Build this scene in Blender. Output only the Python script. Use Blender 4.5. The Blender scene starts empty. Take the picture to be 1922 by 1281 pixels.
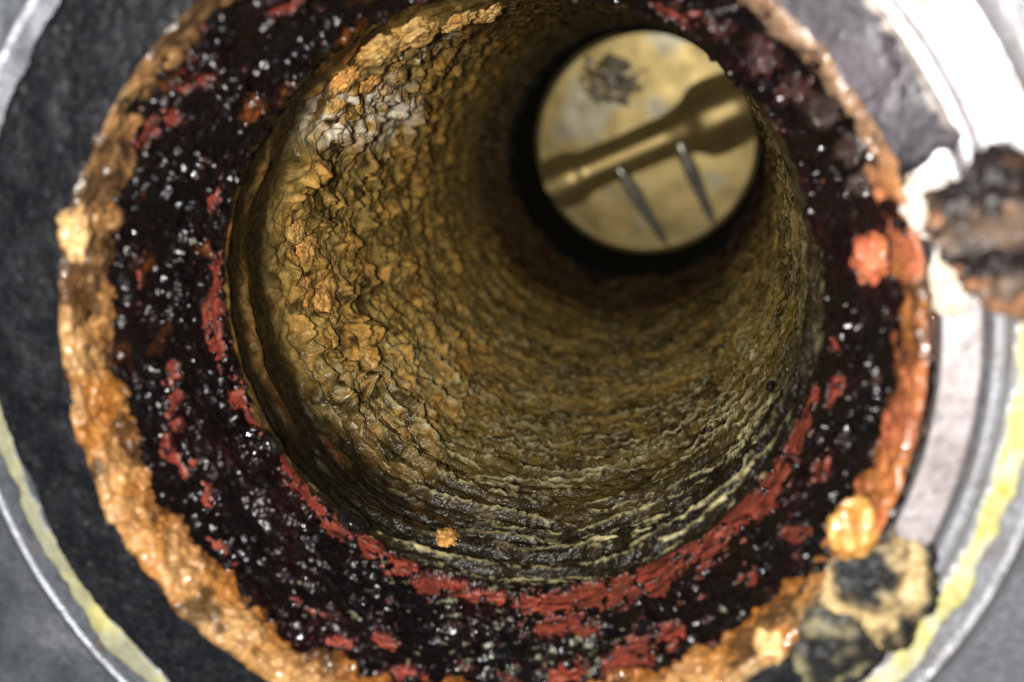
import bpy, bmesh, math
import numpy as np
from mathutils import Matrix, Vector

# ------------------------------------------------------------------ camera, light, exposure
# one scene unit = the radius of the bore (about 25 mm); the bore axis is the world Z axis
S = bpy.context.scene
S.unit_settings.system = 'METRIC'
S.unit_settings.scale_length = 0.025
COL = S.collection

cam_d = bpy.data.cameras.new('camera')
cam = bpy.data.objects.new('camera', cam_d)
COL.objects.link(cam)
S.camera = cam
cam_d.sensor_width = 36.0
cam_d.lens = 46.83
cam_d.clip_start = 0.01
cam_d.clip_end = 200
CAM = Vector((0.665, 0.766, 4.237))
rx = Vector((0.98797, -0.03224, -0.15122))
dn = Vector((0.0, -0.97802, 0.20853))
fw = Vector((-0.15462, -0.20602, -0.96625))
cam.matrix_world = Matrix(((rx.x, -dn.x, -fw.x, CAM.x), (rx.y, -dn.y, -fw.y, CAM.y),
                           (rx.z, -dn.z, -fw.z, CAM.z), (0, 0, 0, 1)))
cam_d.dof.use_dof = True
cam_d.dof.focus_distance = 5.3
cam_d.dof.aperture_fstop = 0.72

W = bpy.data.worlds.new('World')
S.world = W
W.use_nodes = True
W.node_tree.nodes['Background'].inputs[0].default_value = (0.80, 0.88, 1.0, 1)
W.node_tree.nodes['Background'].inputs[1].default_value = 0.02

ld = bpy.data.lights.new('phone_flash', 'AREA')
ld.shape = 'DISK'
ld.size = 0.22
ld.energy = 330
ld.color = (1.0, 0.965, 0.92)
flash = bpy.data.objects.new('phone_flash', ld)
COL.objects.link(flash)
flash.location = CAM - rx * 0.30 + dn * 0.02 + Vector((0, 0, 0.02))
flash.rotation_euler = (Vector((-0.05, -0.1, -1))).to_track_quat('-Z', 'Y').to_euler()

S.view_settings.view_transform = 'Standard'
S.view_settings.look = 'None'
S.view_settings.exposure = 0.0
S.view_settings.gamma = 1.0
S.view_settings.use_curve_mapping = False
S.render.engine = 'CYCLES'
S.cycles.use_denoising = True
S.cycles.denoiser = 'OPENIMAGEDENOISE'
S.cycles.use_adaptive_sampling = False
S.cycles.max_bounces = 6
S.cycles.sample_clamp_indirect = 4.0

# ------------------------------------------------------------------ noise in numpy
F = np.float32
RNG = np.random.default_rng(7)
_G = RNG.normal(size=(256, 3)).astype(F)
_G /= np.linalg.norm(_G, axis=1, keepdims=True)
_R = RNG.random((4096, 3)).astype(F)


def _hash(x, y, z, s):
    h = (x.astype(np.uint32) * np.uint32(374761393)) ^ (y.astype(np.uint32) * np.uint32(668265263)) \
        ^ (z.astype(np.uint32) * np.uint32(2246822519)) ^ np.uint32((s * 3266489917) & 0xffffffff)
    h = (h ^ (h >> np.uint32(15))) * np.uint32(2246822519)
    return h ^ (h >> np.uint32(13))


def perlin(p, seed=0):
    """p: (...,3) -> about -1..1"""
    p = np.asarray(p, F)
    i = np.floor(p)
    f = p - i
    i = i.astype(np.int32)
    w = f * f * f * (f * (f * 6 - 15) + 10)
    out = 0
    for a in (0, 1):
        wx = w[..., 0] if a else 1 - w[..., 0]
        for b in (0, 1):
            wy = w[..., 1] if b else 1 - w[..., 1]
            for c in (0, 1):
                wz = w[..., 2] if c else 1 - w[..., 2]
                g = _G[_hash(i[..., 0] + a, i[..., 1] + b, i[..., 2] + c, seed) & np.uint32(255)]
                d = g[..., 0] * (f[..., 0] - a) + g[..., 1] * (f[..., 1] - b) + g[..., 2] * (f[..., 2] - c)
                out = out + wx * wy * wz * d
    return out * 1.6


def fbm(p, seed=0, oct=3, lac=2.03, gain=0.5):
    p = np.asarray(p, F)
    s, a, t = 0, 1.0, 0
    for k in range(oct):
        s = s + a * perlin(p * F(lac ** k) + F(17.3 * k), seed + k)
        t += a
        a *= gain
    return s / t


def worley(p, seed=0):
    """distance to the nearest cell point and a 0..1 random value of that cell"""
    p = np.asarray(p, F)
    i = np.floor(p).astype(np.int32)
    best = np.full(p.shape[:-1], 9.0, F)
    val = np.zeros(p.shape[:-1], F)
    for a in (-1, 0, 1):
        for b in (-1, 0, 1):
            for c in (-1, 0, 1):
                q = i + np.array([a, b, c], np.int32)
                h = _hash(q[..., 0], q[..., 1], q[..., 2], seed) & np.uint32(4095)
                r = _R[h]
                d = ((q + r - p) ** 2).sum(-1)
                m = d < best
                best = np.where(m, d, best)
                val = np.where(m, (h.astype(F) / 4096.0 * 7.31) % 1.0, val)
    return np.sqrt(best), val


def sst(a, b, x):
    t = np.clip((x - a) / (b - a), 0, 1)
    return t * t * (3 - 2 * t)


def mixc(c0, c1, m):
    m = np.asarray(m)[..., None]
    return c0 * (1 - m) + c1 * m


def srgb(r, g, b):
    c = np.array([r, g, b], float) / 255
    return np.where(c <= 0.04045, c / 12.92, ((c + 0.055) / 1.055) ** 2.4).astype(F)


def adist(th, c):
    """signed angle from c in degrees; th in degrees"""
    return (th - c + 180) % 360 - 180


def awin(th, a, b, soft):
    """1 between the angles a..b (a<b, degrees), fading over soft"""
    c, hw = (a + b) / 2, (b - a) / 2
    return 1 - sst(hw - soft / 2, hw + soft / 2, np.abs(adist(th, c)))


# ------------------------------------------------------------------ materials
def material(name, bump_scale=60, bump=0.15, bump_dist=0.01, metallic=0.0, spec=0.5, tint=0.25, tint_scale=40,
             coat=0.0, coat_rough=0.1, rough_var=0.1, bump_detail=4):
    m = bpy.data.materials.new(name)
    m.use_nodes = True
    nt = m.node_tree
    N, L = nt.nodes, nt.links
    b = N['Principled BSDF']
    at = N.new('ShaderNodeAttribute'); at.attribute_name = 'Col'
    tc = N.new('ShaderNodeTexCoord')
    n1 = N.new('ShaderNodeTexNoise'); n1.inputs['Scale'].default_value = tint_scale
    n1.inputs['Detail'].default_value = 5; n1.inputs['Roughness'].default_value = 0.65
    n2 = N.new('ShaderNodeTexNoise'); n2.inputs['Scale'].default_value = bump_scale
    n2.inputs['Detail'].default_value = bump_detail; n2.inputs['Roughness'].default_value = 0.6
    L.new(tc.outputs['Object'], n1.inputs['Vector']); L.new(tc.outputs['Object'], n2.inputs['Vector'])
    mr = N.new('ShaderNodeMapRange')
    mr.inputs[1].default_value = 0.3; mr.inputs[2].default_value = 0.7
    mr.inputs[3].default_value = 1 - tint; mr.inputs[4].default_value = 1 + tint
    L.new(n1.outputs['Fac'], mr.inputs[0])
    mul = N.new('ShaderNodeVectorMath'); mul.operation = 'SCALE'
    L.new(at.outputs['Color'], mul.inputs[0]); L.new(mr.outputs[0], mul.inputs['Scale'])
    L.new(mul.outputs[0], b.inputs['Base Color'])
    mr2 = N.new('ShaderNodeMapRange')
    mr2.inputs[1].default_value = 0.3; mr2.inputs[2].default_value = 0.7
    mr2.inputs[3].default_value = -rough_var; mr2.inputs[4].default_value = rough_var
    L.new(n1.outputs['Fac'], mr2.inputs[0])
    ad = N.new('ShaderNodeMath'); ad.operation = 'ADD'; ad.use_clamp = True
    L.new(at.outputs['Alpha'], ad.inputs[0]); L.new(mr2.outputs[0], ad.inputs[1])
    L.new(ad.outputs[0], b.inputs['Roughness'])
    bp = N.new('ShaderNodeBump'); bp.inputs['Strength'].default_value = bump
    bp.inputs['Distance'].default_value = bump_dist
    L.new(n2.outputs['Fac'], bp.inputs['Height']); L.new(bp.outputs[0], b.inputs['Normal'])
    b.inputs['Metallic'].default_value = metallic
    b.inputs['Specular IOR Level'].default_value = spec
    b.inputs['Coat Weight'].default_value = coat
    b.inputs['Coat Roughness'].default_value = coat_rough
    return m


M_RUST = material('wet_rust_scale', 50, 0.5, 0.02, spec=0.35, coat=0.22, coat_rough=0.17, bump_detail=2, tint=0.45, tint_scale=30)
M_CRUST = material('wet_tan_crust', 26, 0.5, 0.03, spec=0.5, tint=0.32, tint_scale=24, coat=0.8, coat_rough=0.08, bump_detail=1.5)
M_TAR = material('glossy_black_tar', 19, 0.7, 0.03, spec=0.75, tint=0.4, tint_scale=30, coat=0.0, rough_var=0.03, bump_detail=1.2)
M_RED = material('red_primer_paint', 50, 0.35, 0.012, spec=0.4, tint=0.22, tint_scale=30)
M_SLEEVE = material('dull_black_sleeve', 60, 0.3, 0.01, spec=0.15, tint=0.4, tint_scale=20)
M_RUBBER = material('black_gasket_rubber', 70, 0.3, 0.012, spec=0.28, tint=0.5, tint_scale=50)
M_METAL = material('grey_cast_metal', 90, 0.3, 0.006, metallic=0.55, spec=0.5, tint=0.16, tint_scale=45)
M_NOD = material('rust_nodule', 40, 0.5, 0.02, spec=0.35, tint=0.4, tint_scale=24)
M_SEAL = material('dried_sealant', 60, 0.35, 0.01, spec=0.3, tint=0.2, tint_scale=30)
M_SHAFT = material('dull_shaft_metal', 30, 0.06, 0.01, metallic=0.55, spec=0.8, tint=0.16, tint_scale=5, rough_var=0.06)
M_BRASS = material('stained_valve_metal', 30, 0.06, 0.01, metallic=0.85, spec=0.5, tint=0.16, tint_scale=5, rough_var=0.06)


# ------------------------------------------------------------------ mesh helpers
def tag(o, label=None, cat=None, group=None, kind=None):
    if label: o['label'] = label
    if cat: o['category'] = cat
    if group: o['group'] = group
    if kind: o['kind'] = kind
    return o


def empty(name, loc=(0, 0, 0)):
    o = bpy.data.objects.new(name, None)
    o.empty_display_size = 0.1
    o.location = loc
    COL.objects.link(o)
    return o


def raw_mesh(name, co, faces, rgba, mat, parent=None):
    me = bpy.data.meshes.new(name)
    nf, k = faces.shape
    me.vertices.add(len(co)); me.vertices.foreach_set('co', np.ascontiguousarray(co, F).ravel())
    me.loops.add(nf * k); me.loops.foreach_set('vertex_index', np.ascontiguousarray(faces, np.int32).ravel())
    me.polygons.add(nf)
    me.polygons.foreach_set('loop_start', np.arange(0, nf * k, k, dtype=np.int32))
    me.update(calc_edges=True)
    me.polygons.foreach_set('use_smooth', np.ones(nf, bool))
    ca = me.color_attributes.new('Col', 'FLOAT_COLOR', 'POINT')
    ca.data.foreach_set('color', np.ascontiguousarray(rgba, F).ravel())
    me.materials.append(mat)
    me.validate()
    o = bpy.data.objects.new(name, me)
    COL.objects.link(o)
    if parent is not None:
        o.parent = parent
        o.matrix_parent_inverse = parent.matrix_world.inverted() if False else Matrix.Translation(-parent.location)
    return o


def grid_faces(M, N, closed=True):
    r = np.arange(M - 1)[:, None]
    c = np.arange(N if closed else N - 1)[None, :]
    c1 = (c + 1) % N
    return np.stack([r * N + c, r * N + c1, (r + 1) * N + c1, (r + 1) * N + c], -1)      # (M-1, Nc, 4)


def part_from_grid(name, P, col, rough, fmask, mat, parent=None, closed=True, flip=False):
    """P (M,N,3); fmask (M-1,Nc) picks the faces that belong to this piece"""
    M, N = P.shape[:2]
    fa = grid_faces(M, N, closed)
    fa = fa.reshape(-1, 4) if fmask is None else fa[fmask]
    if flip: fa = fa[:, ::-1]
    used = np.unique(fa)
    idx = np.zeros(M * N, np.int32); idx[used] = np.arange(len(used))
    rgba = np.concatenate([col, np.broadcast_to(rough, col.shape[:2])[..., None]], -1).reshape(-1, 4)
    return raw_mesh(name, P.reshape(-1, 3)[used], idx[fa], rgba[used], mat, parent)


def cells(m):
    """vertex mask -> face mask (closed in the second axis)"""
    n = np.roll(m, -1, 1)
    s = m[:-1].astype(int) + m[1:] + n[:-1] + n[1:]
    return s >= 2


def components(mask):
    """connected islands of a face mask that wraps in its second axis"""
    M, N = mask.shape
    lab = np.zeros(mask.shape, int)
    out, k = [], 0
    for r, c in zip(*np.nonzero(mask)):
        if lab[r, c]: continue
        k += 1
        st, got = [(r, c)], []
        lab[r, c] = k
        while st:
            y, x = st.pop(); got.append((y, x))
            for dy, dx in ((1, 0), (-1, 0), (0, 1), (0, -1)):
                yy, xx = y + dy, (x + dx) % N
                if 0 <= yy < M and mask[yy, xx] and not lab[yy, xx]:
                    lab[yy, xx] = k; st.append((yy, xx))
        out.append(np.array(got))
    return out


def ring_angles(n, lo=0.3):
    """angles round the ring, denser on the side away from the camera"""
    t = np.linspace(0, 2 * np.pi, 4000)
    w = np.maximum((1 - np.cos(t - math.radians(49))) / 2, 0) * (1 - lo) + lo
    cum = np.concatenate([[0], np.cumsum((w[1:] + w[:-1]) / 2)])
    return np.interp(np.linspace(0, cum[-1], n, endpoint=False), cum, t)


def lump(name, loc, size, colfun, mat, parent=None, seed=0, amp=0.25, freq=2.2, sub=5, rotz=0.0, flat=0.0, fine=0.05):
    """an irregular nodule: a subdivided sphere pushed about by noise; colfun(p, n) -> colour, roughness"""
    bm = bmesh.new()
    bmesh.ops.create_icosphere(bm, subdivisions=sub, radius=1.0)
    co = np.array([v.co[:] for v in bm.verts], F)
    fa = np.array([[v.index for v in f.verts] for f in bm.faces], np.int32)
    bm.free()
    d = 1 + amp * fbm(co * freq + seed * 3.7, seed, 3) * 1.6 + fine * fbm(co * freq * 4.5 + seed, seed + 9, 3)
    wv, _ = worley(co * freq * 1.3 + seed * 1.9, seed + 3)
    d += amp * 0.5 * (0.5 - wv)
    p = co * d[:, None]
    q = p * np.array(size, F)
    if flat: q[:, 2] = np.maximum(q[:, 2], -flat * size[2])
    c, s = math.cos(rotz), math.sin(rotz)
    q = q @ np.array([[c, s, 0], [-s, c, 0], [0, 0, 1]], F)
    q = q + np.array(loc, F)
    col, rough = colfun(q, p)
    o = raw_mesh(name, q, fa, np.concatenate([col, np.broadcast_to(rough, len(q))[:, None]], -1), mat, parent)
    return o


def pol(th, r, z):
    t = math.radians(th)
    return (r * math.cos(t), r * math.sin(t), z)


# colours of the stuff itself, and a pale one for painted crest highlights
C_OLIVE = srgb(92, 76, 36); C_DARK = srgb(38, 28, 17); C_RUST = srgb(172, 142, 78); C_ORANGE = srgb(202, 154, 78)
C_PALE = srgb(204, 194, 144); C_BLACK = srgb(20, 15, 13); C_MAROON = srgb(66, 34, 30); C_TAR = srgb(26, 13, 14)
C_TAN = srgb(206, 160, 104); C_BROWN = srgb(150, 86, 32); C_SALMON = srgb(206, 112, 80); C_RED = srgb(168, 74, 58)
C_WHITE = srgb(236, 228, 216); C_METAL = srgb(176, 178, 184); C_PINK = srgb(188, 180, 181); C_YEL = srgb(206, 198, 132)
C_RUB = srgb(24, 26, 30); C_GREY = srgb(120, 118, 116)

# ------------------------------------------------------------------ the pipe: bore wall
pipe = tag(empty('corroded_pipe', (0, 0, 0)),
           'deep rust-scaled round pipe with black tar and red primer round its mouth', 'pipe')

N, M = 1500, 430
th = ring_angles(N)
inv = np.linspace(1 / 4.22, 1 / (4.237 + 6.45), M)
zz = 4.237 - 1 / inv
A, Z = np.meshgrid(th, zz)
A = A.astype(F); Z = Z.astype(F)
T = np.degrees(A)
U = np.stack([np.cos(A), np.sin(A), Z], -1).astype(F)
depth = -Z

low = fbm(U * 1.7, 11, 3)
mid = fbm(U * np.array([6, 6, 7], F), 12, 3)
fine = fbm(U * np.array([20, 20, 26], F), 13, 3)
# thread-like ridges that run round the bore, waved and broken
warp = 0.55 * fbm(U * np.array([1.6, 1.6, 1.2], F), 21, 2) + 0.13 * fbm(U * np.array([7, 7, 5], F), 22, 3)
pitch_z = np.where(depth < 1.2, depth / 0.100, 12.0 + (depth - 1.2) / 0.105)
ph = pitch_z + warp * 1.5
fr = ph - np.floor(ph)
ridge = np.where(fr < 0.80, (fr / 0.80) ** 1.4, (1 - fr) / 0.20)       # rises slowly with depth, then falls back
rid = np.floor(ph)
rand_r = perlin(np.stack([np.cos(A) * 2.3, np.sin(A) * 2.3, rid * 1.37], -1), 23) * 0.5 + 0.5
ph2 = depth / 0.046 + warp * 2.2 + 0.8 * mid
fr2 = ph2 - np.floor(ph2)
ridge2 = np.where(fr2 < 0.75, fr2 / 0.75, (1 - fr2) / 0.25)
w_ridge = np.clip(awin(T, 205, 395, 50) + 0.25, 0, 1) * (1 - 0.8 * awin(T, 95, 238, 30) * (1 - sst(0.5, 0.7, depth))) * (0.35 + 0.65 * sst(0.1, 0.6, rand_r))
# nodules of rust on the left wall
w_lump = awin(T, 112, 232, 55) * sst(0.50, 0.72, depth + 0.12 * mid) * (1 - 0.75 * sst(1.6, 5.0, depth))
w_lump = w_lump * sst(-0.55, 0.25, low + 0.5)
lp = U * np.array([14.5, 14.5, 9.5], F) + 0.25 * np.stack([mid, fine, mid], -1)
d1, v1 = worley(lp, 31)
d2, v2 = worley(lp * F(2.1) + 5, 32)
dome1 = np.clip(1 - (d1 / 0.80) ** 2, 0, 1) ** 0.8 * sst(0.2, 0.95, v1)
dome2 = np.clip(1 - (d2 / 0.8) ** 2, 0, 1) ** 1.1 * sst(0.1, 0.9, v2)
n_w = fbm(U * np.array([5, 5, 4], F) + 70, 33, 3)
# two worn collars just inside the mouth, widest on the left
w_col = awin(T, 95, 262, 60)
cz = depth + 0.05 * fbm(U * 3.0, 41, 2) + 0.035 * mid + 0.01 * fine
col1 = np.exp(-((cz - 0.04) / 0.045) ** 2)
col2 = np.exp(-((cz - 0.30) / 0.035) ** 2) * sst(-0.25, 0.25, perlin(U * 3.1, 42) + 0.05)
col3 = np.exp(-((cz - 0.47) / 0.03) ** 2) * sst(-0.1, 0.3, perlin(U * 3.7, 43))
H = (0.014 + 0.016 * awin(T, 100, 240, 40)) * mid + 0.009 * fine + 0.02 * low
H = H + w_ridge * (0.070 * ridge * (0.3 + 0.7 * rand_r) + 0.026 * ridge2) * (1 - 0.15 * sst(1.0, 4.0, depth))
H = H + w_lump * ((0.040 * dome1 + 0.020 * dome2) * (0.30 + 0.9 * sst(-0.3, 0.3, n_w)) + 0.045 * sst(-0.3, 0.5, n_w) + 0.015)
H = H + w_col * (0.018 * col1 + 0.028 * col2 + 0.024 * col3 - 0.022 * sst(0.08, 0.14, cz) * (1 - sst(0.5, 0.62, cz)))
w_ud = (1 - w_lump) * 0.5
H = H + w_ud * 0.034 * dome2 * sst(0.7, 1.5, depth)
RB = 1.0 - H + 0.02
RB = np.where(depth < 0.05, RB + (1.0 - RB) * (1 - sst(0.0, 0.05, depth)) * 0.4, RB)
PB = np.stack([RB * np.cos(A), RB * np.sin(A), Z], -1)

n_c = fbm(U * np.array([3, 3, 3.4], F) + 9, 51, 4)
n_d = fbm(U * np.array([11, 11, 16], F) + 4, 52, 3)
n_e = fbm(U * np.array([30, 30, 42], F) + 4, 53, 2)
left = awin(T, 100, 245, 80)
falloff_lift = sst(0.9, 3.2, depth + 0.4 * low)  # wall colour lightened with depth, making up for flash falloff
colB = mixc(mixc(C_OLIVE, srgb(150, 124, 66), falloff_lift), mixc(C_DARK, srgb(84, 68, 34), falloff_lift), sst(-0.15, 0.35, n_c + 0.7 * n_d))
tan_m = sst(0.05, 0.42, n_d + 0.35 * n_c + 0.30 * left - 0.1) * (0.30 + 0.70 * left)
colB = mixc(colB, C_RUST, tan_m * 0.6)
lumpy = np.clip(w_lump * (0.10 + 0.9 * sst(0.10, 0.5, np.maximum(dome1, dome2))), 0, 1)
hue = sst(-0.3, 0.45, n_c + 0.8 * (v1 - 0.5))
colB = mixc(colB, mixc(C_RUST, C_ORANGE, hue), lumpy * sst(-0.6, 0.2, n_d + 0.3))
colB = mixc(colB, C_DARK, w_lump * sst(0.10, 0.45, -n_d - 0.3 * n_c) * 0.85)
# highlights on ridge crests painted in pale; grey-white lime in streaks
lw = 0.085 + 0.06 * n_d + 0.06 * n_e
line1 = (1 - sst(0.5, 1.0, np.abs(fr - 0.80) / np.maximum(lw, 0.02))) * sst(0.36, 0.48, rand_r + 0.20 * n_d + 0.10 * n_e)
line2 = (1 - sst(0.5, 1.0, np.abs(fr2 - 0.75) / 0.17)) * sst(0.10, 0.25, n_d + 0.35 * n_e + 0.2 * n_c)
pale = np.clip(line1 + 0.75 * line2, 0, 1) * np.clip(awin(T, 212, 392, 45) + 0.12, 0, 1) * (1 - 0.65 * awin(T, -28, 45, 24))
pale = pale * (1 - sst(1.5, 4.8, depth) * 0.6)
colB = mixc(colB, C_PALE, np.clip(pale, 0, 1) * 0.85)
streak = np.exp(-((adist(T, 145.5 + 5 * (depth - 1.3)) + 9 * mid) / 7.0) ** 2) * sst(0.40, 0.7, depth) * (1 - sst(1.9, 2.4, depth)) \
    * sst(-0.15, 0.1, n_d + 0.6 * mid + 0.1)
streak = streak + np.exp(-((adist(T, 122 + 6 * mid) / 5.0) ** 2)) * sst(0.8, 1.0, depth + 0.2 * mid) * (1 - sst(1.3, 1.6, depth + 0.2 * mid)) * sst(0.0, 0.2, n_d)
colB = mixc(colB, srgb(232, 222, 198), np.clip(streak, 0, 1) * 0.95)
# the mouth collars: tan crests, black grooves
groove = w_col * sst(0.07, 0.13, cz) * (1 - sst(0.48, 0.62, cz))
colB = mixc(colB, mixc(C_DARK, C_BLACK, sst(-0.2, 0.3, n_d)), groove * 0.95)
colB = mixc(colB, mixc(C_RUST, C_BROWN, sst(-0.3, 0.3, n_d)), w_col * np.clip(0.8 * col1 * awin(T, 140, 196, 30) + 0.15 * col1 + 0.7 * col2 + 0.6 * col3, 0, 1)
            * sst(-0.3, 0.1, n_d + 0.15))
bot = awin(T, 205, 352, 40) * (1 - sst(0.12, 1.5, depth + 0.5 * mid + 0.25 * n_d))
colB = mixc(colB, srgb(24, 20, 12), bot * 0.92 * (1 - pale))
right = awin(T, -45, 60, 30) * (1 - sst(0.25, 0.9, depth + 0.35 * mid))
colB = mixc(colB, C_BLACK, right * 0.8 * (1 - pale))
# maroon stain deep down, towards the sleeve
deep = sst(4.4, 5.2, depth + 0.35 * low + 0.15 * mid)
colB = mixc(colB, C_MAROON, deep * 0.8)
up = awin(T, 45, 125, 50) * sst(0.4, 1.5, depth)  # shade painted on the upper wall, where the flash only grazes
colB = mixc(colB, C_DARK, up * 0.6)
roughB = np.clip(0.36 + 0.12 * n_d - 0.10 * pale + 0.08 * deep - 0.10 * w_lump, 0.2, 0.8)
lm = cells(w_lump > 0.45)
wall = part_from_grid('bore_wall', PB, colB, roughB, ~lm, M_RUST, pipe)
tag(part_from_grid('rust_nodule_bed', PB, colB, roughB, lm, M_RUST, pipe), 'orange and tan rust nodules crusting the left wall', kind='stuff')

# ------------------------------------------------------------------ the pipe: tar-coated funnel with red primer
N2, M2 = 1900, 150
th2 = ring_angles(N2, 0.45)
t2 = np.linspace(-0.03, 1, M2)
A2, S2 = np.meshgrid(th2, t2)
A2 = A2.astype(F); S2 = S2.astype(F)
T2 = np.degrees(A2)
R2 = 1.0 + 0.225 * np.maximum(S2, 0) ** 1.12
Z2 = 0.74 * S2
U2 = np.stack([R2 * np.cos(A2), R2 * np.sin(A2), Z2], -1).astype(F)
l2 = fbm(U2 * 2.3 + 3, 61, 3)
m2 = fbm(U2 * 8.0, 62, 3)
f2 = fbm(U2 * 22.0, 63, 3)
g2 = fbm(U2 * 60.0, 64, 2)
dw, vw = worley(U2 * 34.0 + 0.4 * np.stack([f2, f2, m2], -1), 65)
bead = np.sqrt(np.clip(1 - (dw / 0.75) ** 2, 0, 1)) * sst(0.35, 0.8, vw)
RED = [  # angle, height, half-angle, half-height: where the primer shows through
    (-163.5, .065, 5.0, .05), (-157, .02, 4.5, .05), (-144, .0, 5.0, .045), (-137, .03, 5.5, .06), (-131, .05, 3.5, .06), (-122, .03, 4, .06),
    (-115, .06, 6, .055), (-105, .08, 7, .05), (-96, .09, 7, .04), (-84, .10, 8, .075), (-73, .09, 8, .095), (-63, .08, 8, .11),
    (-53, .07, 8, .12), (-43, .08, 7, .12), (-34, .08, 6, .11), (-25, .06, 5, .08), (-19, .05, 3, .07), (-82, .22, 4, .05), (-76, .26, 2.5, .05),
    (-69, .42, 5, .09), (-62, .40, 3, .06), (-80, .44, 3, .06), (-74, .52, 5, .06), (-89, .47, 2.5, .04), (-92, .56, 4, .04),
    (-167, .33, 2.4, .05), (-163, .36, 2.2, .04), (-156, .36, 2.0, .035), (-157, .43, 2.6, .035), (-150, .40, 2.0, .04), (-143, .48, 2.5, .03),
    (-124, .42, 5, .022), (-118, .47, 4, .03), (-111, .40, 3, .045), (-105, .5, 4, .03), (150, .56, 4.5, .05), (146, .47, 2.0, .07),
    (134, .58, 3.0, .05), (140, .5, 1.6, .06), (-172.5, .07, 2.0, .06), (175, .045, 4.0, .05), (-178, .07, 2, .05), (-171, .30, 1.5, .04), (172, .42, 3, .03),
    (33, .06, 3, .08), (-7, .13, 2.2, .06), (-12, .2, 2.0, .05), (60, .17, 4, .06), (57, .3, 3, .06), (-36, .40, 1.6, .09), (-33, .2, 2, .05),
    (-47, .36, 1.5, .06), (-24, .3, 2, .06), (122, .42, 2.2, .06), (160, .12, 3, .03)]
red = np.full(A2.shape, -0.5, F)
jit_a = 5.0 * m2 + 3.0 * f2
jit_z = 0.035 * fbm(U2 * 9.0 + 7, 66, 3)
for a, z, ha, hz in RED:
    if z > 0.25: ha, hz = ha * 0.85, hz * 0.8
    e = np.sqrt((adist(T2 + jit_a, a) / ha) ** 2 + ((Z2 + jit_z - z) / hz) ** 2)
    red = np.maximum(red, (0.62 if z > 0.14 else 0.82) * (1.0 - e))
red = red + 0.95 * f2 + 0.5 * g2 + 0.55 * m2 + 0.25 * fbm(np.stack([T2 * 0.12, Z2 * 40, T2 * 0 + 3], -1), 73, 3)
red = red - 0.08 + 0.12 * awin(T2, 262, 305, 20) * sst(0.15, 0.4, Z2)
rm = sst(-0.06, 0.06, red)
wet2 = sst(-0.1, 0.2, fbm(U2 * 6.5 + 50, 72, 3) + 0.1)
thick = 0.004 + 0.022 * sst(-0.2, 0.5, l2 + 0.5 * m2) + 0.020 * m2 + 0.011 * f2 + 0.005 * g2 + 0.026 * bead * wet2
tar_h = np.maximum(thick, 0.002) + 0.010
H2 = tar_h * (1 - rm) + rm * (0.004 + 0.008 * m2 + 0.0035 * g2)
# grooved pocked texture of the primer
prim = fbm(np.stack([T2 * 0.16, Z2 * 70, T2 * 0], -1), 67, 3)
H2 = H2 + rm * 0.0035 * prim
lipw = sst(-0.03, 0.06, S2)
PR2 = R2 - 0.85 * H2 * (0.35 + 0.65 * lipw)
PC = np.stack([PR2 * np.cos(A2), PR2 * np.sin(A2), Z2 + 0.55 * H2 * lipw], -1)
wine = sst(-0.1, 0.5, l2 + 0.5 * m2)
colC = mixc(srgb(17, 10, 11), srgb(32, 12, 15), wine)
colC = mixc(colC, srgb(14, 13, 14), sst(0.0, 0.4, fbm(U2 * 4.1 + 30, 68, 3)))
speck = sst(0.50, 0.58, fbm(U2 * np.array([24, 24, 44], F) + 12, 69, 3) + 0.16 * awin(T2, 240, 300, 30) + 0.3 * l2 * awin(T2, 215, 300, 40) + 0.1 * (1 - sst(0.05, 0.2, Z2)) * awin(T2, 200, 300, 20)) * (1 - rm)
colC = mixc(colC, srgb(150, 152, 124), speck * 0.7)
brown = sst(0.25, 0.5, fbm(U2 * 7 + 21, 70, 3)) * awin(T2, 100, 180, 30)
colC = mixc(colC, srgb(120, 66, 28), brown * (1 - rm) * 0.7)
rside = awin(T2, -80, -15, 25)
redc = mixc(C_RED, srgb(122, 56, 44), sst(-0.2, 0.4, f2 + 0.4 * m2))
redc = mixc(redc, srgb(190, 108, 86), sst(0.1, 0.4, fbm(U2 * 15 + 8, 74, 3)) * 0.7)
redc = mixc(redc, srgb(70, 30, 26), (1 - sst(0.0, 0.25, red)) * 0.8)
redc = mixc(redc, srgb(46, 22, 20), sst(0.16, 0.32, fbm(np.stack([T2 * 0.22, Z2 * 34, T2 * 0 + 9], -1), 75, 3) + 0.16 * rside) * 0.85)
redc = mixc(redc, srgb(216, 170, 150), sst(0.30, 0.55, prim) * 0.6)
redc = mixc(redc, srgb(120, 62, 44), rside * sst(-0.15, 0.35, fbm(U2 * 13 + 2, 71, 3)) * 0.8)
colC = mixc(colC, redc, rm)
wet = sst(0.02, 0.22, fbm(U2 * 6.5 + 50, 72, 3) + 0.18 * awin(T2, 15, 70, 20) + 0.16 * awin(T2, 205, 315, 20) * sst(0.2, 0.45, Z2) + 0.12 * awin(T2, 130, 175, 20) * sst(0.2, 0.4, Z2) - 0.11)
roughC = np.clip(0.34 - 0.23 * wet + 0.03 * f2 + 0.15 * rm + 0.2 * speck, 0.09, 0.8)
fm = cells(red > 0)
tar = tag(part_from_grid('tar_lining', PC, colC, roughC, ~fm, M_TAR, pipe, flip=True), 'wet black tar coating the flared mouth')
isl = sorted(components(fm), key=len, reverse=True)
big = [c for c in isl if len(c) >= 60][:90]
for c in big:
    k = np.zeros(fm.shape, bool); k[c[:, 0], c[:, 1]] = True
    part_from_grid('paint_patch', PC, colC, roughC, k, M_RED, tar, flip=True)
k = np.zeros(fm.shape, bool)
for c in isl:
    if not any(c is b for b in big): k[c[:, 0], c[:, 1]] = True
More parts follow.
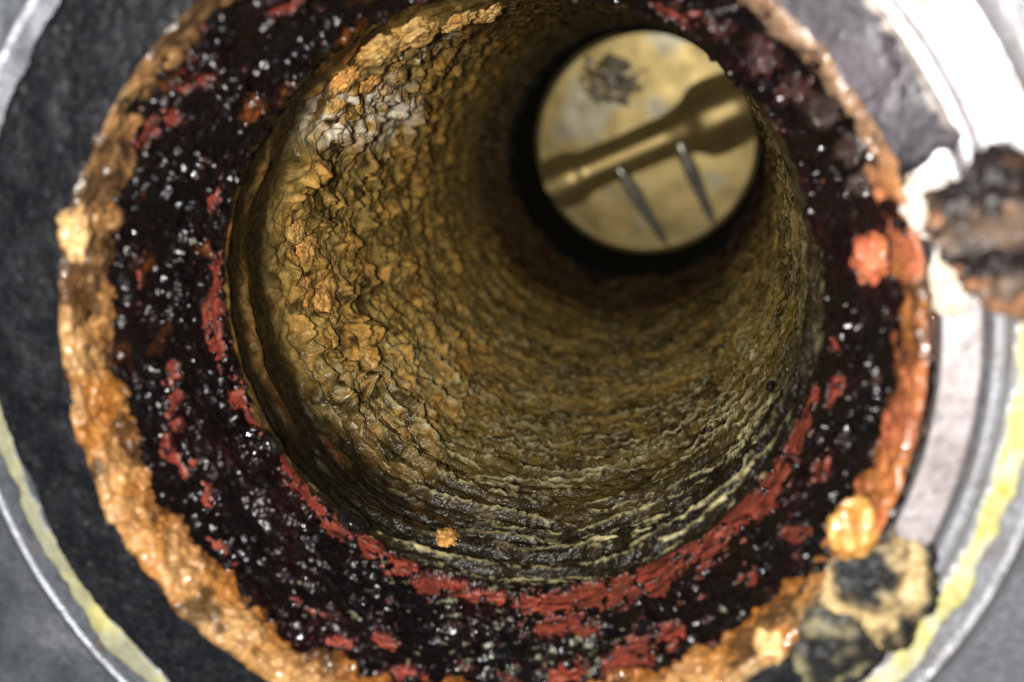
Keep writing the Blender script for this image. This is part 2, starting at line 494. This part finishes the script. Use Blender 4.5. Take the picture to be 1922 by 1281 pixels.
if k.any():
    tag(part_from_grid('paint_specks', PC, colC, roughC, k, M_RED, tar, flip=True), 'small specks of red primer', kind='stuff')

# ------------------------------------------------------------------ the pipe: tan crust round the rim
N3, M3 = 1700, 96
th3 = ring_angles(N3, 0.5)
t3 = np.linspace(0, 1, M3)
prof = np.array([(0, 1.160, .48), (.2, 1.158, .555), (.45, 1.166, .65), (.66, 1.178, .735), (.8, 1.194, .762), (.92, 1.212, .755), (1, 1.228, .725)])
A3, S3 = np.meshgrid(th3, t3)
A3 = A3.astype(F); S3 = S3.astype(F)
T3 = np.degrees(A3)
R3 = np.interp(S3, prof[:, 0], prof[:, 1]).astype(F)
Z3 = np.interp(S3, prof[:, 0], prof[:, 2]).astype(F)
U3 = np.stack([R3 * np.cos(A3), R3 * np.sin(A3), Z3], -1).astype(F)
l3 = fbm(U3 * 2.6 + 8, 81, 3); m3 = fbm(U3 * 9, 82, 3); f3 = fbm(U3 * 24, 83, 3)
dd, vv = worley(U3 * 17 + 0.35 * np.stack([m3, f3, m3], -1), 84)
dome3 = np.sqrt(np.clip(1 - (dd / 0.85) ** 2, 0, 1)) * (0.25 + 0.75 * vv)
dd2, vv2 = worley(U3 * 36 + 0.3 * np.stack([m3, f3, m3], -1), 85)
dome4 = np.sqrt(np.clip(1 - (dd2 / 0.85) ** 2, 0, 1)) * (0.3 + 0.7 * vv2)
strong = np.clip(0.62 * awin(T3, 158, 190, 20) + awin(T3, 190, 312, 30) + 0.62 * awin(T3, -48, 20, 16) + 0.62 * awin(T3, 20, 75, 10) + 0.42 * awin(T3, 105, 160, 20), 0, 1)
edge = np.minimum(sst(0, 0.30, S3 + 0.24 * m3 + 0.26 * l3), 1 - sst(0.66, 0.98, S3 + 0.22 * m3 + 0.2 * l3))
H3 = (-0.034 + 0.058 * strong) * edge - 0.03 * (1 - edge) + strong * (0.036 * dome3 + 0.022 * dome4) * edge + 0.030 * m3 + 0.010 * f3 + 0.026 * l3
nr = np.interp(S3, [0, .35, .7, .85, 1], [-1, -.95, -.55, 0.1, .45]).astype(F)
nz = np.interp(S3, [0, .35, .7, .85, 1], [.05, .25, .8, 1, .8]).astype(F)
PR3 = R3 + nr * H3
P3 = np.stack([PR3 * np.cos(A3), PR3 * np.sin(A3), Z3 + nz * H3], -1)
c3 = fbm(U3 * 5 + 31, 86, 4)
inner = 1 - sst(0.18, 0.55, S3 + 0.18 * m3 + 0.12 * c3)
col3c = mixc(C_TAN, srgb(190, 126, 58), sst(-0.25, 0.3, c3))
col3c = mixc(col3c, C_BROWN, inner * (0.5 + 0.45 * awin(T3, 215, 300, 40)))
col3c = mixc(col3c, srgb(96, 52, 22), sst(0.15, 0.5, -f3 - 0.4 * m3) * 0.55)
col3c = mixc(col3c, srgb(190, 176, 140), sst(0.2, 0.5, fbm(U3 * 6 + 77, 87, 3)) * sst(0.6, 0.8, S3) * 0.8)
rs = awin(T3, -30, 22, 18)
col3c = mixc(col3c, mixc(C_SALMON, srgb(190, 120, 70), sst(-0.2, 0.4, c3)), rs * 0.85)
tl = awin(T3, 100, 172, 30)
col3c = mixc(col3c, srgb(140, 120, 92), tl * 0.6 * sst(-0.4, 0.3, c3))
col3c = mixc(col3c, C_DARK, (1 - strong) * sst(-0.1, 0.3, l3 + m3) * 0.8)
col3c = mixc(col3c, srgb(58, 32, 18), (1 - sst(0.10, 0.34, S3 + 0.24 * m3 + 0.26 * l3)) * 0.75)
col3c = mixc(col3c, srgb(62, 54, 46), sst(0.80, 0.94, S3 + 0.2 * m3 + 0.12 * f3) * 0.75)
vein = (1 - sst(0.02, 0.09, np.abs(fbm(U3 * 13 + 15, 89, 2)))) * (0.25 + 0.75 * (1 - sst(0.35, 0.75, S3)))
col3c = mixc(col3c, srgb(104, 58, 22), vein * 0.65)
col3c = mixc(col3c, srgb(150, 122, 102), awin(T3, 24, 80, 14) * 0.8)
black3 = sst(0.12, 0.36, fbm(U3 * 7.5 + 90, 88, 3) + 0.22 * tl + 0.12 * awin(T3, 160, 200, 20))
col3c = mixc(col3c, srgb(46, 34, 24), black3 * 0.75)
rough3 = np.clip(0.30 + 0.12 * f3, 0.15, 0.8)
crust = tag(part_from_grid('rim_crust', P3, col3c, rough3, None, M_CRUST, pipe, flip=True), 'lumpy tan and orange crust built up round the rim')

# ------------------------------------------------------------------ the flange: machined metal seat round the pipe
flange = tag(empty('metal_flange', (0, 0, 0.72)), 'pale grey machined metal flange around the pipe mouth', 'flange')
N4 = 900
seg = [(1.232, .60), (1.234, .700), (1.238, .712), (1.335, .718), (1.342, .712), (1.347, .690), (1.354, .690), (1.358, .724), (1.366, .738), (1.392, .738),
       (1.402, .728), (1.41, .716), (1.53, .714), (1.538, .718), (1.546, .722), (1.556, .716), (1.568, .695), (1.58, .672), (1.60, .664), (1.7, .662), (2.6, .66)]
rr = []
for (r0, z0), (r1, z1) in zip(seg[:-1], seg[1:]):
    k = max(2, int(min((r1 - r0) / 0.006, 40)))
    for j in range(k): rr.append((r0 + (r1 - r0) * j / k, z0 + (z1 - z0) * j / k))
rr.append(seg[-1])
rr = np.array(rr)
A4, _ = np.meshgrid(np.linspace(0, 2 * np.pi, N4, endpoint=False), rr[:, 0])
R4 = np.repeat(rr[:, 0][:, None], N4, 1); Z4 = np.repeat(rr[:, 1][:, None], N4, 1)
T4 = np.degrees(A4)
U4 = np.stack([R4 * np.cos(A4), R4 * np.sin(A4), Z4], -1).astype(F)
l4 = fbm(U4 * 2.5, 101, 3); m4 = fbm(U4 * 9, 102, 3); f4 = fbm(U4 * 30, 103, 3)
seal = np.exp(-((R4 - 1.455 - 0.02 * l4) / (0.034 + 0.012 * m4)) ** 2) * 1.1
seal = seal * np.clip(awin(T4, -62, 12, 14) + awin(T4, 176, 238, 16) + 0.35 * awin(T4, 20, 60, 12), 0, 1) - 0.50 + 0.55 * m4 + 0.25 * f4 + 0.3 * l4
sm = sst(-0.05, 0.05, seal)
Z4 = Z4 + 0.003 * m4 * sst(1.41, 1.42, R4) + sm * 0.010 + 0.0012 * f4
P4 = np.stack([R4 * np.cos(A4), R4 * np.sin(A4), Z4], -1).astype(F)
side = awin(T4, -70, 70, 50)
col4 = mixc(C_METAL, C_PINK, side * (1 - sst(1.33, 1.36, R4)))
col4 = mixc(col4, srgb(122, 128, 138), (1 - side) * 0.75)
col4 = mixc(col4, srgb(240, 236, 238), awin(T4, 16, 75, 20) * 0.85)  # flash glare painted in: metal whitened at the upper right
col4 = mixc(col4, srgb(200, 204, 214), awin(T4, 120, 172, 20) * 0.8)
col4 = mixc(col4, C_GREY, sst(0.05, 0.5, f4 + 0.6 * m4) * 0.45)
col4 = mixc(col4, srgb(40, 40, 44), ((R4 > 1.344) & (R4 < 1.356)).astype(F) * 0.85)
col4 = mixc(col4, srgb(146, 136, 134), sst(0.0, 0.4, fbm(U4 * 6 + 44, 107, 4)) * side * 0.55)
outf = sst(1.57, 1.62, R4)
mott = fbm(U4 * 5.5 + 3, 106, 4)
col4 = mixc(col4, srgb(120, 126, 134), outf * 0.6)
col4 = mixc(col4, srgb(78, 84, 92), sst(-0.05, 0.4, mott) * 0.55 * (1 - side))
col4 = mixc(col4, srgb(190, 194, 200), sst(0.1, 0.4, -mott) * 0.45 * (1 - side))
col4 = mixc(col4, srgb(170, 120, 60), sst(0.3, 0.45, m4 + 0.1) * sst(1.41, 1.43, R4) * (1 - sst(1.5, 1.54, R4)) * 0.35)
sealc = mixc(C_YEL, srgb(208, 206, 178), sst(-0.15, 0.3, fbm(U4 * 7 + 13, 104, 3)))
sealc = mixc(sealc, srgb(196, 190, 90), sst(0.1, 0.4, f4))
sealc = mixc(sealc, srgb(158, 158, 134), awin(T4, 165, 245, 10) * sst(-0.45, 0.05, fbm(U4 * 5 + 23, 105, 3)) * 0.9)
col4 = mixc(col4, sealc, sm)
rough4 = np.clip(0.46 + 0.08 * f4 + 0.3 * sm - 0.08 * ((R4 > 1.53) & (R4 < 1.57)), 0.2, 0.9)
f4m = cells(seal > 0)
part_from_grid('flange_face', P4, col4, rough4, ~f4m, M_METAL, flange, flip=True)
for c in sorted(components(f4m), key=len, reverse=True):
    if len(c) < 12: continue
    k = np.zeros(f4m.shape, bool); k[c[:, 0], c[:, 1]] = True
    part_from_grid('sealant_residue', P4, col4, rough4, k, M_SEAL, flange, flip=True)
k = np.zeros(f4m.shape, bool)
for c in components(f4m):
    if len(c) < 12: k[c[:, 0], c[:, 1]] = True
if k.any(): tag(part_from_grid('sealant_crumbs', P4, col4, rough4, k, M_SEAL, flange, flip=True), 'crumbs of yellow sealant', kind='stuff')

# ------------------------------------------------------------------ the black gasket that is left on the seat
N5, M5 = 1300, 70
a5 = np.linspace(math.radians(21), math.radians(329), N5)
s5 = np.linspace(0, 1, M5)
A5, S5 = np.meshgrid(a5, s5)
T5 = np.degrees(A5)
E5 = np.stack([np.cos(A5) * 1.3, np.sin(A5) * 1.3, S5 * 0], -1).astype(F)
ro = 1.405 + 0.035 * fbm(E5 * 2.2, 111, 3) + 0.018 * fbm(E5 * 9, 112, 3) + 0.008 * fbm(E5 * 30, 113, 2)
ro = ro + 0.06 * awin(T5, 125, 185, 40) - 0.035 * awin(T5, 20, 60, 20)
ri = 1.185
k5 = np.clip(S5 / 0.93, 0, 1)
R5 = ri + (ro - ri) * k5
endf = np.minimum(sst(21, 23.5, T5 + 1.6 * fbm(np.stack([R5 * 14, T5 * 0.1, R5], -1), 114, 2)), 1 - sst(326.5, 329, T5))
Z5 = 0.755 + 0 * R5
Z5 = np.where(S5 > 0.93, 0.755 - (S5 - 0.93) / 0.07 * 0.06, Z5)
Z5 = Z5 - 0.010 * sst(0.86, 0.93, S5) - (1 - endf) * 0.07
U5 = np.stack([R5 * np.cos(A5), R5 * np.sin(A5), Z5], -1).astype(F)
m5 = fbm(U5 * 8, 115, 3); f5 = fbm(U5 * 26, 116, 3); g5 = fbm(U5 * 70, 117, 2)
Z5 = Z5 + 0.010 * m5 + 0.004 * f5 + 0.0015 * g5
P5 = np.stack([R5 * np.cos(A5), R5 * np.sin(A5), Z5], -1)
col5 = mixc(C_RUB, srgb(38, 38, 43), sst(-0.2, 0.4, m5))
col5 = mixc(col5, srgb(112, 108, 96), sst(0.42, 0.54, g5 + 0.25 * f5) * 0.3)
col5 = mixc(col5, srgb(96, 88, 96), awin(T5, 18, 75, 30) * (0.35 + 0.4 * sst(-0.2, 0.4, fbm(U5 * 5 + 60, 118, 3))))  # black rubber greyed here, painting in the sheen of the flash
pl = sst(0.80, 0.90, S5 + 0.1 * f5 + 0.1 * m5) * awin(T5, 25, 60, 15)
col5 = mixc(col5, srgb(214, 200, 190), pl * 0.8)
wet5 = sst(0.15, 0.3, fbm(U5 * 6 + 80, 119, 3)) * awin(T5, 22, 70, 10)
rough5 = np.clip(0.44 - 0.33 * wet5 + 0.1 * f5 * (1 - wet5), 0.1, 0.9)
gk = part_from_grid('black_gasket', P5, col5, rough5, None, M_RUBBER, None, closed=False, flip=True)
tag(gk, 'broken matt black gasket ring with ragged outer edge lying on the flange', 'gasket')


# ------------------------------------------------------------------ clumps and nodules stuck on the rim
def cols_clump(base, patch, thr, rough, seed, sc=9.0, third=None):
    def f(q, p):
        n = fbm(q * sc, seed, 3)
        c = mixc(np.broadcast_to(base, (len(q), 3)), patch, sst(thr - 0.2, thr + 0.2, n))
        if third is not None:
            c = mixc(c, third, sst(0.12, 0.25, fbm(q * sc * 1.4 + 40, seed + 5, 3)) * 0.85)
        c = mixc(c, c * 0.55, sst(0.1, 0.5, fbm(q * sc * 4, seed + 7, 2)) * 0.5)
        return c, np.clip(rough + 0.1 * fbm(q * 20, seed + 8, 2), 0.08, 0.9)
    return f


tag(lump('gasket_clump', pol(14.0, 1.405, 1.0), (.20, .19, .13), cols_clump(srgb(40, 34, 33), srgb(120, 100, 84), 0.12, .35, 202, 6.0, srgb(160, 112, 80)),
         M_RUBBER, None, 2, .34, 1.7, 6, fine=.14), 'dark lifted clump of gasket with orange spots at the right edge', 'clump')
tag(lump('gasket_clump', pol(-31.5, 1.285, .755), (.14, .16, .05), cols_clump(srgb(40, 40, 40), srgb(214, 186, 134), 0.10, .38, 205, 8),
         M_RUBBER, None, 4, .3, 1.5, 6, rotz=-.4, fine=.14), 'black gasket clump smeared with tan paste at the lower right', 'clump')
tag(lump('gasket_clump', pol(-40, 1.27, .75), (.11, .14, .05), cols_clump(srgb(44, 44, 44), srgb(150, 142, 110), 0.14, .4, 209, 8),
         M_RUBBER, None, 9, .22, 2.0, 5, rotz=-.7), 'low crumbly black clump with grey-tan grit at bottom right', 'clump')
tag(lump('rust_blob', pol(-26.3, 1.135, .745), (.062, .078, .055), cols_clump(srgb(232, 178, 96), srgb(214, 150, 74), 0.05, .25, 213, 12),
         M_CRUST, None, 6, .4, 1.4, 5, fine=.12), 'smooth orange-yellow blob beside the tan-smeared clump', 'deposit')
tag(lump('rust_blob', pol(11.0, 1.095, .52), (.055, .070, .085), cols_clump(C_SALMON, srgb(224, 140, 92), 0.05, .25, 217, 12),
         M_CRUST, None, 12, .3, 1.4, 5, fine=.1), 'salmon pink rust blob hanging over the right side of the mouth', 'deposit')
tag(lump('rust_blob', pol(163.5, 1.165, .765), (.038, .068, .034), cols_clump(srgb(230, 186, 126), srgb(214, 158, 90), 0.08, .22, 221, 12),
         M_CRUST, None, 15, .5, 1.9, 5, fine=.2), 'wet tan blob on the left rim crust beside the gasket', 'deposit')
tag(lump('rust_blob', pol(-46.5, 1.165, .735), (.045, .045, .04), cols_clump(srgb(236, 196, 132), srgb(220, 168, 96), 0.08, .25, 225, 12),
         M_CRUST, None, 18, .5, 1.5, 5, fine=.15), 'round cream-tan blob on the lower right rim crust', 'deposit')
tag(lump('white_residue', pol(17.5, 1.255, .735), (.075, .085, .04), cols_clump(C_WHITE, srgb(214, 196, 172), 0.1, .6, 229, 14),
         M_SEAL, None, 21, .2, 1.6, 5, fine=.12), 'chalky white residue on the seat beside the dark clump', 'deposit')
tag(lump('white_residue', pol(8.5, 1.265, .725), (.055, .11, .022), cols_clump(C_WHITE, srgb(222, 208, 184), 0.05, .6, 233, 12),
         M_SEAL, None, 25, .2, 1.6, 5, fine=.12), 'cream-white smear below the chalky residue on the right seat', 'deposit')

# crumbs on the rim at the upper right, which overhang the bore
for i, (a, r, z, s, c) in enumerate([(38, 1.10, .50, .05, 0), (33, 1.12, .58, .045, 1), (44, 1.085, .47, .05, 0), (27, 1.125, .60, .04, 1), (52, 1.08, .46, .045, 0),
                                     (60, 1.09, .5, .04, 0), (22, 1.12, .56, .035, 1)]):
    lump('crust_lump', pol(a, r, z), (s * .8, s * .9, s * .9), cols_clump(C_TAR if c == 0 else srgb(58, 44, 38), srgb(70, 40, 36) if c == 0 else srgb(50, 38, 32), 0.06, .16, 300 + i, 16),
         M_TAR if c == 0 else M_CRUST, crust, 30 + i, .85, 1.7, 5, fine=.3)

# black beads of tar on the wall
for i, (a, r, z, s) in enumerate([(-47.2, .955, -.35, .022), (-27.8, .955, -.645, .022), (-127.3, .975, .0, .06), (-150, .985, .03, .05), (-144.4, 1.02, .168, .05)]):
    lump('tar_bead', pol(a, r, z), (s * .6, s, s * .8), cols_clump(C_BLACK, srgb(30, 30, 28), 0.1, .1, 320 + i, 10), M_TAR, wall, 50 + i, .12, 1.5, 4, rotz=math.radians(a), fine=0.03)

# bright rust blobs on the upper left wall
for i, (a, z, s, c) in enumerate([(133, -.86, .075, 0), (133.3, -.52, .06, 0), (141, -.7, .05, 1), (124, -.55, .08, 1), (117, -.7, .09, 1), (110, -.89, .08, 1), (177.5, -.91, .07, 0),
                                  (191.5, -1.02, .08, 0), (186, -.80, .06, 0), (184, -1.2, .06, 1), (219.6, -1.58, .04, 1), (251, -.29, .045, 0), (105, -1.1, .07, 1), (172, -.78, .05, 1)]):
    lump('rust_nodule', pol(a, .985, z), (s * .5, s * .95, s * 1.5), cols_clump(srgb(222, 166, 92) if c == 0 else srgb(204, 168, 104), srgb(186, 142, 78), 0.05, .42, 340 + i, 11),
         M_NOD, wall, 70 + i, .38, 2.0, 5, rotz=math.radians(a), fine=.12)

# ------------------------------------------------------------------ black sleeve at the bottom of the bore
N6, M6 = 420, 60
A6, S6 = np.meshgrid(np.linspace(0, 2 * np.pi, N6, endpoint=False), np.linspace(0, 1, M6))
Z6 = -6.25 - 1.95 * S6
R6 = 0.955 + 0.075 * sst(0.04, 0.5, S6) + 0.06 * (1 - sst(0, 0.05, S6))
U6 = np.stack([np.cos(A6), np.sin(A6), Z6], -1).astype(F)
R6 = R6 - 0.010 * fbm(U6 * 5, 131, 3) - 0.004 * fbm(U6 * 18, 132, 2)
P6 = np.stack([R6 * np.cos(A6), R6 * np.sin(A6), Z6], -1)
col6 = mixc(np.broadcast_to(srgb(30, 29, 28), U6.shape), srgb(62, 66, 62), sst(0.1, 0.4, fbm(U6 * 7, 133, 3)) * 0.6)
sl = part_from_grid('rubber_sleeve', P6, col6, 0.85 + 0 * R6, None, M_SLEEVE, None)
tag(sl, 'black rubber sleeve ringing the metal disc at the bottom of the bore', 'sleeve')

# ------------------------------------------------------------------ the valve disc
ZD = -8.05
valve = tag(empty('valve_disc', (0, 0, ZD)), 'round brassy metal valve disc with a raised shaft across the bottom of the bore', 'valve')
N7, M7 = 160, 60
A7, R7 = np.meshgrid(np.linspace(0, 2 * np.pi, N7, endpoint=False), np.concatenate([np.linspace(0.001, .985, M7 - 8), np.linspace(.992, 1.03, 8)]))
U7 = np.stack([R7 * np.cos(A7), R7 * np.sin(A7), 0 * R7], -1).astype(F)
C_GOLD = srgb(136, 119, 76); C_SILV = srgb(130, 124, 104)


def disc_col(q):
    a = fbm(q * 2.1 + 5, 141, 4); b = fbm(q * 6 + 9, 142, 3)
    c = mixc(C_GOLD, C_SILV, sst(0.02, 0.34, a + 0.25 * b))
    return mixc(c, srgb(112, 94, 56), sst(0.15, 0.5, b) * 0.5)


Z7 = ZD + 0.004 * fbm(U7 * 3, 143, 2) + 0.035 * (R7 > .99) * (1 - sst(1.0, 1.03, R7) * 0.6)
part_from_grid('plate', np.stack([U7[..., 0], U7[..., 1], Z7], -1), disc_col(U7), 0.36 + 0 * R7, None, M_BRASS, valve, flip=True)
# raised shaft: half round, thick at the ends and thin in the middle
ang = math.radians(22)
ss = np.linspace(-1.0, 1.0, 130)
rs_ = np.interp(ss, [-1, -.80, -.70, -.64, -.60, -.2, .22, .42, .52, .66, .9, 1], [.19, .20, .195, .165, .155, .15, .155, .19, .25, .265, .25, .22])
rs_ = np.convolve(np.pad(rs_, 3, mode='edge'), np.ones(7) / 7, mode='valid')
oo = np.linspace(-1.75, 1.75, 64)
SA, OO = np.meshgrid(ss, oo)
RS = np.repeat(rs_[None, :], len(oo), 0)
off = RS * OO
X = SA * math.cos(ang) - off * math.sin(ang)
Y = SA * math.sin(ang) + off * math.cos(ang) - 0.035
ZS = ZD - 0.012 + RS * 0.78 * np.exp(-(np.abs(OO) / 0.95) ** 3.0)
inside = np.hypot(X, Y) < 1.0
q8 = np.stack([X, Y, ZS], -1).astype(F)
col8 = mixc(disc_col(q8 + 3), srgb(206, 176, 106), np.full(X.shape, 0.8))
shaft = part_from_grid('shaft', q8, col8, 0.38 + 0 * X, (inside[:-1, :-1] & inside[1:, 1:]), M_SHAFT, valve, closed=False)
for (x0, y0, x1, y1) in ((-.255, -.22, .185, -.955), (.30, -.02, .615, -.775)):
    t = np.linspace(0, 1, 40)
    rad = np.interp(t, [0, .06, .35, .8, 1], [.05, .058, .062, .042, .010])
    hz = np.interp(t, [0, .5, 1], [.09, .06, .012])
    dx, dy = x1 - x0, y1 - y0
    ln = math.hypot(dx, dy); nx, ny = -dy / ln, dx / ln
    c8 = np.linspace(0, 2 * np.pi, 20, endpoint=False)
    TT, CC = np.meshgrid(t, c8, indexing='ij')
    RR = np.repeat(rad[:, None], 20, 1)
    q9 = np.stack([x0 + dx * TT + nx * RR * np.cos(CC), y0 + dy * TT + ny * RR * np.cos(CC), ZD + hz[:, None] + RR * np.sin(CC)], -1).astype(F)
    cc = mixc(np.broadcast_to(srgb(214, 208, 190), q9.shape), srgb(170, 164, 146), sst(-.2, .3, fbm(q9 * 9, 151, 2)))
    part_from_grid('rib', q9, cc, 0.26 + 0 * TT, None, M_SHAFT, shaft, flip=True)
# dark blotchy stamp on the upper half of the plate
nx_, ny_ = 70, 54
gx, gy = np.meshgrid(np.linspace(-.33, .33, nx_), np.linspace(-.27, .27, ny_))
ca_, sa_ = math.cos(math.radians(-18)), math.sin(math.radians(-18))
X = -.31 + gx * ca_ - gy * sa_
Y = .56 + gx * sa_ + gy * ca_
q10 = np.stack([X, Y, ZD + 0.006 + 0 * X], -1).astype(F)
v = fbm(np.stack([gx * 9, gy * 13, 0 * gx], -1), 161, 3) + 0.14 * np.cos(gy * 2 * np.pi / 0.17) - 1.3 * np.maximum(0, np.hypot(gx / .27, gy / .22) - .70) + 0.34
mk = (v[:-1, :-1] + v[1:, 1:]) > 0.0
q10[..., 2] += 0.010 * np.clip(v, 0, 1)
cs = mixc(srgb(168, 148, 100), srgb(112, 96, 62), sst(0.1, 0.7, v))
tag(part_from_grid('stamp_mark', q10, cs, 0.5 + 0 * X, mk, M_RUST, valve, closed=False), 'dark illegible blotchy stamp')
